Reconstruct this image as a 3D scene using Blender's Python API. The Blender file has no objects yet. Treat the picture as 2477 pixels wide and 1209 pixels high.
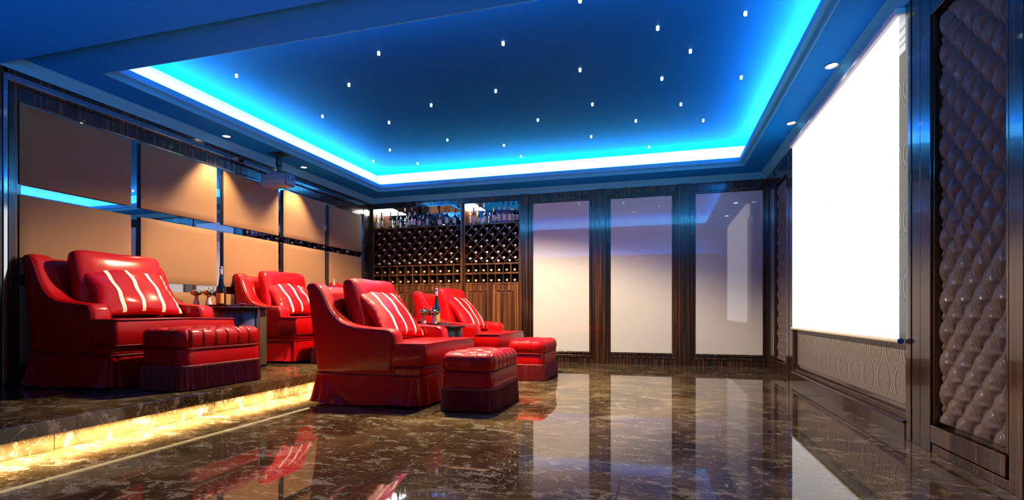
import bpy, math, random
from math import sin, cos, pi, radians, sqrt, atan2, exp, floor
random.seed(7)
SC = bpy.context.scene
COL = SC.collection

# ------------------------------------------------------------------ camera
cam_d = bpy.data.cameras.new('camera'); cam = bpy.data.objects.new('camera', cam_d); COL.objects.link(cam)
cam.location = (0, 0, .85); cam.rotation_euler = (radians(90), 0, math.atan(356.5/1248.6))
cam_d.sensor_width = 36; cam_d.lens = 36*1248.6/2477; cam_d.shift_y = (755-604.5)/2477; cam_d.clip_start = .02
SC.camera = cam
# ------------------------------------------------------------------ colour management, world
SC.view_settings.view_transform = 'Standard'; SC.view_settings.look = 'None'
SC.view_settings.gamma = 1; SC.view_settings.use_curve_mapping = False
SC.view_settings.exposure = 0.0
SC.cycles.use_denoising = True
SC.cycles.max_bounces = 8; SC.cycles.diffuse_bounces = 4; SC.cycles.glossy_bounces = 5; SC.cycles.transmission_bounces = 6
SC.cycles.sample_clamp_indirect = 6; SC.cycles.caustics_reflective = False; SC.cycles.caustics_refractive = False
W = bpy.data.worlds.new('world'); SC.world = W; W.use_nodes = True
# added fill through the open near end: neutral at eye level, blue from below
_nt = W.node_tree; _tc = _nt.nodes.new('ShaderNodeTexCoord'); _sp = _nt.nodes.new('ShaderNodeSeparateXYZ'); _mr = _nt.nodes.new('ShaderNodeMapRange')
_mx = _nt.nodes.new('ShaderNodeMix'); _mx.data_type = 'RGBA'
_nt.links.new(_tc.outputs['Generated'], _sp.inputs[0]); _nt.links.new(_sp.outputs['Z'], _mr.inputs[0])
_mr.inputs[1].default_value = -.08; _mr.inputs[2].default_value = -.22; _nt.links.new(_mr.outputs[0], _mx.inputs[0])
_mx.inputs[6].default_value = (.115, .11, .11, 1); _mx.inputs[7].default_value = (.05, 2.0, 4.8, 1)
_nt.links.new(_mx.outputs[2], _nt.nodes['Background'].inputs[0]); _nt.nodes['Background'].inputs[1].default_value = 1.0
# light levels
WARM = (1.0, .77, .48)
KEY_W = 1230; WASH_W = 250; SCREEN_E = 0.94; COVE_E = 300; STEP_E = 1000; NICHE_E = 34

# ------------------------------------------------------------------ dimensions (metres)
XL, XR, YB, YN = -5.253, 1.585, 8.69, -1.5
ZC, ZS, ZT = 2.906, 2.985, 3.36           # crown bottom, soffit, star ceiling
PZ = .22; PX = -3.415; PX2 = -3.61        # platform height, nosing, riser

def spot(name, loc, watts, angle, blend, parent=None, color=WARM, r=.05, rot=(0, 0, 0)):
    d = bpy.data.lights.new(name, 'SPOT'); d.energy = watts; d.spot_size = radians(angle); d.spot_blend = blend
    d.color = color; d.shadow_soft_size = r
    o = bpy.data.objects.new(name, d); o.location = loc; o.rotation_euler = rot; COL.objects.link(o)
    if parent: o.parent = parent
    return o

# ------------------------------------------------------------------ materials
MAT = {}
def nodes(name):
    m = bpy.data.materials.new(name); m.use_nodes = True; nt = m.node_tree; b = nt.nodes['Principled BSDF']
    MAT[name] = m
    return m, nt, b
def basic(name, col, rough=.5, metal=0, coat=0, ior=1.5, spec=None, trans=0, emit=None, es=0, coat_rough=.03):
    m, nt, b = nodes(name)
    I = b.inputs; I['Base Color'].default_value = (*col, 1); I['Roughness'].default_value = rough; I['Metallic'].default_value = metal
    I['Coat Weight'].default_value = coat; I['Coat Roughness'].default_value = coat_rough; I['IOR'].default_value = ior
    I['Transmission Weight'].default_value = trans
    if spec is not None: I['Specular IOR Level'].default_value = spec
    if emit: I['Emission Color'].default_value = (*emit, 1); I['Emission Strength'].default_value = es
    return m
def N(nt, t, **k):
    n = nt.nodes.new(t)
    for a, v in k.items():
        if a.startswith('i_'):
            key = a[2:]; key = int(key) if key.isdigit() else key.replace('_', ' ')
            n.inputs[key].default_value = v
        else: setattr(n, a, v)
    return n
def L(nt, a, b): nt.links.new(a, b)
def coords(nt, scale=(1, 1, 1), rot=(0, 0, 0), loc=(0, 0, 0)):
    tc = N(nt, 'ShaderNodeTexCoord'); mp = N(nt, 'ShaderNodeMapping')
    mp.inputs['Scale'].default_value = scale; mp.inputs['Rotation'].default_value = rot; mp.inputs['Location'].default_value = loc
    L(nt, tc.outputs['Object'], mp.inputs['Vector']); return mp.outputs['Vector']
def ramp(nt, fac, stops):
    r = N(nt, 'ShaderNodeValToRGB'); e = r.color_ramp.elements
    while len(e) < len(stops): e.new(.5)
    for x, (p, c) in zip(e, stops): x.position = p; x.color = (*c, 1) if len(c) == 3 else c
    L(nt, fac, r.inputs['Fac']); return r.outputs['Color']
def mix(nt, fac, a, b, mode='MIX'):
    m = N(nt, 'ShaderNodeMix', data_type='RGBA', blend_type=mode)
    for v, s in ((fac, m.inputs[0]), (a, m.inputs[6]), (b, m.inputs[7])):
        if hasattr(v, 'links'): L(nt, v, s)
        elif isinstance(v, tuple): s.default_value = (*v, 1)
        else: s.default_value = v
    return m.outputs[2]
def bump(nt, b, h, strength=.3, dist=.01):
    n = N(nt, 'ShaderNodeBump'); n.inputs['Strength'].default_value = strength; n.inputs['Distance'].default_value = dist
    L(nt, h, n.inputs['Height']); L(nt, n.outputs['Normal'], b.inputs['Normal'])

def wood(name, axis='z'):                     # macassar ebony, high gloss
    m, nt, b = nodes(name)
    s = (38, 38, .35) if axis == 'z' else (.35, .35, 38)
    v = coords(nt, s); n = N(nt, 'ShaderNodeTexNoise', i_Scale=1.0, i_Detail=5.0, i_Roughness=.7); L(nt, v, n.inputs['Vector'])
    c = ramp(nt, n.outputs['Fac'], [(.36, (.004, .003, .003)), (.50, (.018, .009, .005)), (.60, (.10, .035, .010)), (.72, (.26, .095, .024))])
    L(nt, c, b.inputs['Base Color'])
    b.inputs['Roughness'].default_value = .2; b.inputs['IOR'].default_value = 1.55
    b.inputs['Coat Weight'].default_value = .5; b.inputs['Coat Roughness'].default_value = .05
    return m
wood('wood'); 
def wood2(name):
    m, nt, b = nodes(name)
    v = coords(nt, (70, 70, .5)); n = N(nt, 'ShaderNodeTexNoise', i_Scale=1.0, i_Detail=4.0, i_Roughness=.65); L(nt, v, n.inputs['Vector'])
    c = ramp(nt, n.outputs['Fac'], [(.35, (.008, .004, .003)), (.47, (.05, .018, .006)), (.58, (.20, .07, .018)), (.72, (.55, .22, .05))])
    L(nt, c, b.inputs['Base Color']); b.inputs['Roughness'].default_value = .28
    return m
wood2('cabinet_wood')

def marble():
    m, nt, b = nodes('marble')
    v = coords(nt, (1, 1, 1))
    big = N(nt, 'ShaderNodeTexNoise', i_Scale=1.6, i_Detail=6.0, i_Roughness=.65, i_Distortion=.6); L(nt, v, big.inputs['Vector'])
    base = ramp(nt, big.outputs['Fac'], [(.30, (.014, .009, .005)), (.43, (.040, .027, .011)), (.56, (.084, .054, .022)), (.70, (.15, .105, .045))])
    # leafy pale patches: distorted cells
    v2 = coords(nt, (.8, 1.25, 1), (0, 0, .15))
    warp = N(nt, 'ShaderNodeTexNoise', i_Scale=14.0, i_Detail=4.0, i_Roughness=.6); L(nt, v2, warp.inputs['Vector'])
    off = N(nt, 'ShaderNodeVectorMath', operation='SCALE'); off.inputs[3].default_value = .11; L(nt, warp.outputs['Color'], off.inputs[0])
    add = N(nt, 'ShaderNodeVectorMath', operation='ADD'); L(nt, v2, add.inputs[0]); L(nt, off.outputs[0], add.inputs[1])
    n3 = N(nt, 'ShaderNodeTexNoise', i_Scale=7.5, i_Detail=6.0, i_Roughness=.66, i_Distortion=.9); L(nt, add.outputs[0], n3.inputs['Vector'])
    pat = ramp(nt, n3.outputs['Fac'], [(.55, (0, 0, 0)), (.585, (1, 1, 1))])
    vor = N(nt, 'ShaderNodeTexVoronoi', feature='DISTANCE_TO_EDGE', i_Scale=22.0); L(nt, add.outputs[0], vor.inputs['Vector'])
    ve = ramp(nt, vor.outputs['Distance'], [(.02, (.25, .25, .25)), (.07, (1, 1, 1))])
    n5 = N(nt, 'ShaderNodeTexNoise', i_Scale=24.0, i_Detail=4.0, i_Roughness=.6, i_Distortion=1.0); L(nt, v2, n5.inputs['Vector'])
    pat2 = ramp(nt, n5.outputs['Fac'], [(.60, (0, 0, 0)), (.64, (.7, .7, .7))])
    pat = mix(nt, 1.0, pat, pat2, 'LIGHTEN')
    f = mix(nt, 1.0, pat, ve, 'MULTIPLY')
    col = mix(nt, f, base, (.215, .175, .12))
    # thin pale veins
    n4 = N(nt, 'ShaderNodeTexNoise', i_Scale=2.6, i_Detail=3.0, i_Roughness=.5, i_Distortion=1.4); L(nt, v2, n4.inputs['Vector'])
    vein = ramp(nt, n4.outputs['Fac'], [(.494, (0, 0, 0)), (.5, (.8, .8, .8)), (.506, (0, 0, 0))])
    col = mix(nt, vein, col, (.26, .22, .16))
    # slab joints
    br = N(nt, 'ShaderNodeTexBrick', offset=0.0, i_Scale=1.0, i_Mortar_Size=.003, i_Brick_Width=1.2, i_Row_Height=1.2)
    L(nt, coords(nt, (1, 1, 1), (0, 0, 0), (.19, .1, 0)), br.inputs['Vector'])
    col = mix(nt, br.outputs['Fac'], col, (.012, .009, .006))
    L(nt, col, b.inputs['Base Color'])
    b.inputs['Roughness'].default_value = .03; b.inputs['IOR'].default_value = 1.52
    return m
marble()

def leather(name, col, rough=.36, sc=210, bs=.55, coat=.30):
    m, nt, b = nodes(name)
    b.inputs['Base Color'].default_value = (*col, 1); b.inputs['Roughness'].default_value = rough
    b.inputs['Specular IOR Level'].default_value = .08; b.inputs['Coat Weight'].default_value = coat; b.inputs['Coat Roughness'].default_value = .17
    v = N(nt, 'ShaderNodeTexVoronoi', feature='DISTANCE_TO_EDGE', i_Scale=float(sc)); L(nt, coords(nt), v.inputs['Vector'])
    n = N(nt, 'ShaderNodeTexNoise', i_Scale=9.0, i_Detail=3.0); L(nt, coords(nt), n.inputs['Vector'])
    a = N(nt, 'ShaderNodeMath', operation='MULTIPLY_ADD', use_clamp=False); L(nt, n.outputs['Fac'], a.inputs[0]); a.inputs[1].default_value = 2.0
    L(nt, v.outputs['Distance'], a.inputs[2]); bump(nt, b, a.outputs[0], bs, .004)
    return m
leather('red_leather', (.42, .0015, .002))
leather('red_piping', (.22, .003, .005), .4)
leather('taupe_leather', (.135, .10, .085), .42, 320, .25, .15)
def fringe_mat():
    m, nt, b = nodes('fringe')
    n = N(nt, 'ShaderNodeTexNoise', i_Scale=1.0, i_Detail=3.0); L(nt, coords(nt, (240, 240, 2)), n.inputs['Vector'])
    L(nt, ramp(nt, n.outputs['Fac'], [(.35, (.07, .002, .003)), (.6, (.26, .008, .008)), (.75, (.42, .06, .035))]), b.inputs['Base Color'])
    b.inputs['Roughness'].default_value = .55
fringe_mat()
basic('stripe_cream', (.88, .80, .62), .5)
def paint(name, col, rough=.55):
    m, nt, b = nodes(name); b.inputs['Base Color'].default_value = (*col, 1); b.inputs['Roughness'].default_value = rough
    b.inputs['Specular IOR Level'].default_value = .03; n = N(nt, 'ShaderNodeTexNoise', i_Scale=160.0, i_Detail=2.0); L(nt, coords(nt), n.inputs['Vector']); bump(nt, b, n.outputs['Fac'], .08, .002)
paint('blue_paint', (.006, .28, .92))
paint('star_ceiling_paint', (.001, .066, .215))
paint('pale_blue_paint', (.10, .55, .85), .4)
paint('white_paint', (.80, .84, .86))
paint('greige_paint', (.42, .38, .34))
def fabric(name, col):
    m, nt, b = nodes(name); b.inputs['Base Color'].default_value = (*col, 1); b.inputs['Roughness'].default_value = .75
    w = N(nt, 'ShaderNodeTexNoise', i_Scale=400.0, i_Detail=1.0); L(nt, coords(nt), w.inputs['Vector']); bump(nt, b, w.outputs['Fac'], .1, .002)
    b.inputs['Sheen Weight'].default_value = .15
fabric('tan_fabric', (.245, .108, .032))
basic('panel_edge', (.03, .02, .015), .35)
basic('black_matte', (.01, .01, .01), .9, spec=.05)
basic('mirror', (.80, .86, .90), .015, 1)
basic('dark_mirror', (.35, .36, .40), .02, 1)
basic('white_glass', (.74, .74, .71), .02, 0, 0, 2.3)
basic('black_lacquer', (.006, .006, .007), .12, 0, .6)
basic('gloss_trim', (.50, .55, .58), .16, 1)
basic('screen_light', (.25, .25, .25), .6, emit=(1, 1, 1), es=SCREEN_E)
basic('screen_bar', (.82, .78, .62), .35)
basic('blue_plastic', (.02, .22, .55), .4)
basic('case_white', (.85, .85, .85), .4)
basic('cove_led', (.1, .4, 1), .5, emit=(.07, .57, 1.0), es=COVE_E)
basic('step_led', (1, .8, .4), .5, emit=(1.0, .72, .38), es=STEP_E)
basic('niche_led', (1, .9, .8), .5, emit=(1.0, .93, .82), es=NICHE_E)
basic('star_glow', (1, 1, 1), .5, emit=(.9, .95, 1), es=2.5)
basic('lamp_glow', (1, 1, 1), .5, emit=(1, .95, .9), es=12)
basic('chrome', (.85, .85, .87), .08, 1)
basic('brass', (.75, .50, .18), .09, 1)
basic('black_metal', (.012, .012, .014), .3, .6)
basic('projector_grey', (.17, .22, .28), .4)
basic('lens_dark', (.01, .02, .04), .05, 0, 1)
basic('glass_black', (.004, .005, .006), .04, 0, .5)
basic('glass_green', (.10, .32, .01), .05, 0, .4)
basic('glass_purple', (.22, .03, .11), .05, 0, .4)
basic('glass_amber', (.50, .22, .07), .06, 0, .4)
basic('glass_smoke', (.05, .06, .07), .04, 0, .5)
basic('clear_glass', (1, 1, 1), .0, trans=1, ior=1.45)
basic('smoked_glass', (.10, .085, .06), .04, trans=.55, ior=1.45)
basic('label_white', (.80, .80, .78), .5)
basic('label_orange', (.80, .36, .05), .5)
basic('foil_white', (.95, .94, .92), .35)
basic('foil_silver', (.75, .75, .8), .25, .8)
basic('foil_gold', (.75, .50, .12), .3, .7)
basic('cork', (.72, .52, .33), .7)
basic('wine', (.25, .005, .01), .05)
basic('amber_drink', (.55, .25, .04), .08)
def damask():
    m, nt, b = nodes('damask')
    # pattern in the Y/Z plane: ogee lattice with medallions, mirrored about the repeat
    tc = N(nt, 'ShaderNodeTexCoord'); sp = N(nt, 'ShaderNodeSeparateXYZ'); L(nt, tc.outputs['Object'], sp.inputs[0])
    def M(op, a, bb=None, c=None):
        n = N(nt, 'ShaderNodeMath', operation=op)
        for i, v in enumerate((a, bb, c)):
            if v is None: continue
            if hasattr(v, 'links'): L(nt, v, n.inputs[i])
            else: n.inputs[i].default_value = v
        return n.outputs[0]
    y = M('PINGPONG', M('ADD', sp.outputs['Y'], 10.0), .15)      # mirrored repeat .30 wide
    z = sp.outputs['Z']
    zz = M('MULTIPLY', z, 2*pi/.46)
    ogee = M('ABSOLUTE', M('SUBTRACT', y, M('MULTIPLY_ADD', M('SINE', zz), .055, .075)))
    line = M('LESS_THAN', ogee, .007)
    cmb = N(nt, 'ShaderNodeCombineXYZ'); L(nt, y, cmb.inputs[0]); L(nt, M('PINGPONG', M('ADD', z, 10.0), .23), cmb.inputs[1])
    nz = N(nt, 'ShaderNodeTexNoise', i_Scale=34.0, i_Detail=2.0, i_Distortion=2.6); L(nt, cmb.outputs[0], nz.inputs['Vector'])
    scroll = M('LESS_THAN', M('ABSOLUTE', M('SUBTRACT', M('FRACT', M('MULTIPLY', nz.outputs['Fac'], 7.0)), .5)), .17)
    near = M('MAXIMUM', M('LESS_THAN', y, M('MULTIPLY_ADD', M('SINE', zz), .045, .055)), M('GREATER_THAN', y, M('MULTIPLY_ADD', M('SINE', zz), .045, .100)))
    pat = M('MAXIMUM', line, M('MULTIPLY', scroll, near))
    col = mix(nt, pat, (.10, .085, .07), (.34, .31, .27))
    L(nt, col, b.inputs['Base Color'])
    rr = M('MULTIPLY_ADD', pat, -.15, .55); L(nt, rr, b.inputs['Roughness'])
damask()

# ------------------------------------------------------------------ mesh helpers
class MB:
    def __init__(s): s.v = []; s.f = []; s.m = []
    def add(s, vs, fs, mi=0):
        o = len(s.v); s.v += [tuple(p) for p in vs]; s.f += [tuple(i+o for i in f) for f in fs]; s.m += [mi]*len(fs); return s
    def box(s, x0, x1, y0, y1, z0, z1, mi=0):
        v = [(x, y, z) for x in (x0, x1) for y in (y0, y1) for z in (z0, z1)]
        return s.add(v, [(0, 1, 3, 2), (4, 6, 7, 5), (0, 4, 5, 1), (2, 3, 7, 6), (0, 2, 6, 4), (1, 5, 7, 3)], mi)
    def loft(s, rings, closed=True, cap=True, mi=0):
        n = len(rings[0]); v = [p for r in rings for p in r]; f = []
        for i in range(len(rings)-1):
            for j in range(n if closed else n-1):
                a = i*n+j; b = i*n+(j+1) % n; f.append((a, b, b+n, a+n))
        if cap: f.append(tuple(range(n))[::-1]); f.append(tuple(range((len(rings)-1)*n, len(rings)*n)))
        return s.add(v, f, mi)
    def lathe(s, prof, c=(0, 0, 0), n=24, axis='z', mi=0, cap=True):
        R = []
        for r, h in prof:
            ring = []
            for k in range(n):
                a = 2*pi*k/n; p = (r*cos(a), r*sin(a), h)
                if axis == 'y': p = (p[0], -p[2], p[1])        # axis points to -y
                if axis == 'x': p = (p[2], p[0], p[1])
                ring.append((c[0]+p[0], c[1]+p[1], c[2]+p[2]))
            R.append(ring)
        return s.loft(R, True, cap, mi)
    def tube(s, path, r, n=6, closed=False, mi=0):
        P = path; m = len(P); R = []
        for i in range(m):
            a = P[(i-1) % m] if (closed or i > 0) else P[i]; b = P[(i+1) % m] if (closed or i < m-1) else P[i]
            t = [b[k]-a[k] for k in range(3)]; l = sqrt(sum(x*x for x in t)) or 1; t = [x/l for x in t]
            up = (0, 0, 1) if abs(t[2]) < .95 else (0, 1, 0)
            if abs(t[1]) < .3 and abs(t[2]) >= .3: up = (0, 1, 0)
            q = (t[1]*up[2]-t[2]*up[1], t[2]*up[0]-t[0]*up[2], t[0]*up[1]-t[1]*up[0]); l = sqrt(sum(x*x for x in q)) or 1; q = [x/l for x in q]
            w = (q[1]*t[2]-q[2]*t[1], q[2]*t[0]-q[0]*t[2], q[0]*t[1]-q[1]*t[0])
            R.append([tuple(P[i][k]+r*(cos(2*pi*j/n)*q[k]+sin(2*pi*j/n)*w[k]) for k in range(3)) for j in range(n)])
        if closed: R.append(R[0])
        return s.loft(R, True, not closed, mi)
    def grid(s, pts, mi=0, flip=False):
        n = len(pts[0]); f = []
        for i in range(len(pts)-1):
            for j in range(n-1):
                a = i*n+j; q = (a, a+1, a+n+1, a+n); f.append(q[::-1] if flip else q)
        return s.add([p for r in pts for p in r], f, mi)
    def build(s, name, mats, parent=None, smooth=False, bevel=0, seg=2, loc=None):
        me = bpy.data.meshes.new(name); me.from_pydata(s.v, [], s.f); me.update()
        for m in ([mats] if isinstance(mats, str) else mats): me.materials.append(MAT[m])
        me.polygons.foreach_set('material_index', s.m)
        import bmesh
        bm = bmesh.new(); bm.from_mesh(me)
        bmesh.ops.remove_doubles(bm, verts=bm.verts, dist=1e-5)
        bmesh.ops.recalc_face_normals(bm, faces=bm.faces); bm.to_mesh(me); bm.free()
        if smooth: 
            me.polygons.foreach_set('use_smooth', [True]*len(me.polygons))
            me.set_sharp_from_angle(angle=radians(50 if smooth is True else smooth))
        o = bpy.data.objects.new(name, me); COL.objects.link(o)
        if parent: o.parent = parent
        if loc: o.location = loc
        if bevel:
            b = o.modifiers.new('bevel', 'BEVEL'); b.width = bevel; b.segments = seg; b.limit_method = 'ANGLE'; b.angle_limit = radians(40)
            b.harden_normals = False
        return o
def B(*a, mi=0): return MB().box(*a, mi=mi)
def tag(o, label, cat, group=None):
    o['label'] = label; o['category'] = cat
    if group: o['group'] = group
    return o
def thing(name, loc, label, cat, group=None, rz=0):
    o = bpy.data.objects.new(name, None); o.empty_display_size = .1; COL.objects.link(o); o.location = loc; o.rotation_euler = (0, 0, rz)
    return tag(o, label, cat, group)
def struct(o):
    o['kind'] = 'structure'; return o
def copy_tree(o, parent=None):
    c = o.copy(); COL.objects.link(c); c.parent = parent
    for ch in o.children: copy_tree(ch, c)
    return c
ORD = ['first','second','third','fourth','fifth','sixth','seventh','eighth','ninth','tenth','eleventh','twelfth','thirteenth','fourteenth','fifteenth',
       'sixteenth','seventeenth','eighteenth','nineteenth','twentieth','twenty-first','twenty-second','twenty-third','twenty-fourth','twenty-fifth',
       'twenty-sixth','twenty-seventh','twenty-eighth']
def rrect(hx, hy, r, n=10):                     # rounded rectangle outline, ccw, with normals
    P = []
    for cx, cy, a0 in ((hx-r, hy-r, 0), (-hx+r, hy-r, 90), (-hx+r, -hy+r, 180), (hx-r, -hy+r, 270)):
        for k in range(n+1):
            a = radians(a0+90*k/n); P.append((cx+r*cos(a), cy+r*sin(a), cos(a), sin(a)))
    return P
def resample(P, N_):                            # P closed outline of (x,y,nx,ny) -> N_ evenly spaced
    n = len(P); d = [0]
    for i in range(n):
        a, b = P[i], P[(i+1) % n]; d.append(d[-1]+math.hypot(b[0]-a[0], b[1]-a[1]))
    T = d[-1]; out = []; j = 0
    for k in range(N_):
        t = T*k/N_
        while d[j+1] < t: j += 1
        a, b = P[j], P[(j+1) % n]; w = (t-d[j])/max(d[j+1]-d[j], 1e-9)
        q = [a[i]*(1-w)+b[i]*w for i in range(4)]; l = math.hypot(q[2], q[3]) or 1
        out.append((q[0], q[1], q[2]/l, q[3]/l))
    return out
def ring_slab(mb, o, i, z0, z1, mi=0):          # o, i = (x0,x1,y0,y1)
    mb.box(o[0], i[0], o[2], o[3], z0, z1, mi); mb.box(i[1], o[1], o[2], o[3], z0, z1, mi)
    mb.box(i[0], i[1], o[2], i[2], z0, z1, mi); mb.box(i[0], i[1], i[3], o[3], z0, z1, mi); return mb
def frame_yz(mb, x0, x1, o, i, mi=0):           # picture frame in the YZ plane, mitred look: o,i=(y0,y1,z0,z1)
    mb.box(x0, x1, o[0], i[0], o[2], o[3], mi); mb.box(x0, x1, i[1], o[1], o[2], o[3], mi)
    mb.box(x0, x1, i[0], i[1], o[2], i[2], mi); mb.box(x0, x1, i[0], i[1], i[3], o[3], mi); return mb
def frame_xz(mb, y0, y1, o, i, mi=0):
    mb.box(o[0], i[0], y0, y1, o[2], o[3], mi); mb.box(i[1], o[1], y0, y1, o[2], o[3], mi)
    mb.box(i[0], i[1], y0, y1, o[2], i[2], mi); mb.box(i[0], i[1], y0, y1, i[3], o[3], mi); return mb

# ------------------------------------------------------------------ room shell
struct(B(XL-.3, XR+.3, YN-.2, YB+.5, -.15, 0).build('floor', 'marble'))
# raised platform with a floating nosing
pf = MB(); pf.box(XL-.03, PX2, YN, YB, .0005, .135); pf.box(XL-.03, -3.505, YN, YB, .135, PZ); pf.box(-3.43, PX, YN, YB, .135, PZ); pf.box(-3.505, -3.43, YN, YB, .152, PZ)
plat = struct(pf.build('trim_1', 'marble', bevel=.002)); plat['label'] = 'raised marble platform under the rear row of chairs'
ch_ = MB(); ch_.box(-3.505, -3.498, YN+.1, 8.0, .136, .152); ch_.box(-3.437, -3.43, YN+.1, 8.0, .136, .152); sl_c = ch_.build('added_light_baffle', 'black_matte'); struct(sl_c); sl_c.name = 'trim_12'  # added dark liner that hides the strip's reflection in the glossy floor
sl = B(-3.480, -3.462, YN+.1, 8.0, .149, .1515).build('step_light_strip', 'step_led')
tag(sl, 'warm yellow light strip under the platform nosing', 'light strip')
# soffit, tray and cove
tray = (-4.80, 1.193, 3.436, 8.18); lip = (-4.73, 1.12, 3.51, 8.105); cove = (-4.995, 1.385, 3.165, 8.45)
outer = (XL-.1, XR+.1, 2.94, YB+.1)
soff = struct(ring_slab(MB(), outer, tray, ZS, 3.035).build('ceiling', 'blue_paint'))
s2 = ring_slab(MB(), (outer[0], outer[1], outer[2], outer[3]), lip, 3.035, 3.10)
s2.f  # lip ring
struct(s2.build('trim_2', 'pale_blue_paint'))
struct(ring_slab(MB(), outer, cove, 3.10, ZT).build('trim_3', 'white_paint'))
struct(B(outer[0], outer[1], outer[2], outer[3], ZT, ZT+.08).build('ceiling', 'star_ceiling_paint'))
tf = MB(); e = .012
ring_slab(tf, (tray[0]-.002, tray[1]+.002, tray[2]-.002, tray[3]+.002), (tray[0]+e, tray[1]-e, tray[2]+e, tray[3]-e), ZS, 3.034)
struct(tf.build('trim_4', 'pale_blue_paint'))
led = MB(); ring_slab(led, (-4.94, 1.33, 3.30, 8.315), (-4.88, 1.27, 3.36, 8.255), 3.1005, 3.1025)
tag(led.build('cove_light_strip', 'cove_led'), 'hidden blue light strip glowing around the ceiling tray', 'light strip')
# lower near ceiling
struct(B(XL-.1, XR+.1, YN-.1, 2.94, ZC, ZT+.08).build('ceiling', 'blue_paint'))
# crown moulding along three walls
prof = [(0, 2.900), (.010, 2.900), (.010, 2.906), (.016, 2.910), (.016, 2.915), (.022, 2.919), (.022, 2.924), (.052, 2.948), (.054, 2.950), (.054, 2.952), (.060, 2.956), (.072, 2.964), (.080, 2.974), (.080, 2.978), (.088, 2.980), (.092, 2.985), (0, 2.985)]
path = lambda p: [(XL+p, 2.94), (XL+p, YB-p), (XR-p, YB-p), (XR-p, 2.94)]
cr = MB(); cr.loft([[(path(p)[k][0], path(p)[k][1], z) for p, z in prof] for k in range(4)], True, True)
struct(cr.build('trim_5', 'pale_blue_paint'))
# near end left open so the added world fill comes in


# ------------------------------------------------------------------ left wall: mirror framed in ebony, tan panels
wl = struct(B(XL-.13, XL-.03, YN, YB+.1, 0, 3.0).build('wall_left', 'wood'))
mir = B(XL-.03, XL-.024, 3.08, 8.45, .16, 2.66).build('mirror_panel', 'mirror', wl); mir['label'] = 'wall mirror'
fr = MB()
fr.box(XL-.03, XL+.0, 2.999, YB, 2.78, 2.9)       # head above the moulding
fr.box(XL-.03, XL-.004, 3.05, YB, 2.655, 2.76)
fr.box(XL-.03, XL+.002, 3.003, 3.068, PZ, 2.76)
fr.box(XL-.03, XL-.006, 3.068, 3.098, PZ, 2.72)
fr.box(XL-.03, XL+.002, YN, 2.962, PZ, 2.9)
fr.box(XL-.03, XL+.002, 8.42, 8.56, PZ, 2.9)
fr.box(XL-.03, XL-.004, 3.098, 8.42, PZ, .34)
struct(fr.build('trim_6', 'wood', bevel=.003))
gt = MB()                                          # bright bevelled moulding line
gt.box(XL-.03, XL+.008, 2.966, 2.996, PZ, 2.853); gt.box(XL-.03, XL+.008, 2.996, 8.42, 2.800, 2.853)
m_, nt_, b_ = nodes('gloss_moulding'); b_.inputs['Base Color'].default_value = (.75, .78, .80, 1); b_.inputs['Roughness'].default_value = .07; b_.inputs['Metallic'].default_value = 1
struct(gt.build('trim_7', 'gloss_moulding', bevel=.004))
PY = [3.08+1.0725*k for k in range(5)]
rows = [('top', 1.948, 2.628), ('middle', 1.172, 1.848), ('bottom', .40, 1.068)]
def tan_panel():
    mb = MB(); y1, h, t = .967, .68, .035
    nY, nZ = 24, 18; P = []
    for i in range(nZ+1):
        r = []
        for j in range(nY+1):
            a, b = i/nZ, j/nY
            d = min(a*h, (1-a)*h, b*y1, (1-b)*y1); r.append((t-.010*exp(-d/.008), b*y1, a*h))
        P.append(r)
    mb.grid(P, 0)
    mb.box(0, t-.012, .001, y1-.001, .001, h-.001, 1)
    return mb
proto = None
for ri, (rn, z0, z1) in enumerate(rows):
    for k, y in enumerate(PY):
        if proto is None:
            proto = tan_panel().build('wall_panel', ['tan_fabric', 'panel_edge'], smooth=True); o = proto
        else:
            o = proto.copy(); COL.objects.link(o)
        o.location = (XL-.02, y, z0)
        where = ['farthest left', 'second from the left', 'third from the left', 'fourth from the left', 'farthest right'][k]
        tag(o, 'tan fabric panel on the mirrored wall, %s row, %s' % (rn, where), 'wall panel', 'tan panels on the mirrored wall')

# ------------------------------------------------------------------ back wall: ebony with white glass panels
wb = struct(B(XL-.1, XR+.1, YB+.42, YB+.5, 0, 3.0).build('wall_back', 'wood'))
bw = MB(); bw.box(-2.335, XR+.1, YB, YB+.42, 0, 2.96); bw.box(XL-.03, -2.335, YB, YB+.42, 2.815, 2.96)
b2 = bw.build('panelling', 'wood', wb)
GP = [(-2.093, -1.132, 'left'), (-.774, .193, 'middle'), (.555, 1.525, 'right')]
st = MB()
xs = [(-2.335, -2.175), (-2.165, -2.125)]
for (a, b, n) in GP:
    f_ = MB(); frame_xz(st, YB-.022, YB, (a-.030, b+.030, .16, 2.748), (a-.006, b+.006, .184, 2.726))
    frame_xz(st, YB-.014, YB, (a-.075, min(b+.075, 1.6), .10, 2.80), (a-.040, min(b+.040, 1.565), .135, 2.765))
for a, b in ((-2.335, -2.185), (-1.045, -.86), (.28, .465)): st.box(a, b, YB-.03, YB, .0, 2.9)
struct(st.build('trim_8', 'wood', bevel=.004))
for a, b, n in GP:
    o = B(a, b, YB-.020, YB-.002, .19, 2.72).build('glass_wall_panel', 'white_glass', bevel=.002)
    tag(o, 'tall glossy white glass panel on the back wall, %s of the three' % n, 'glass panel', 'white glass panels on the back wall')

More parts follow.
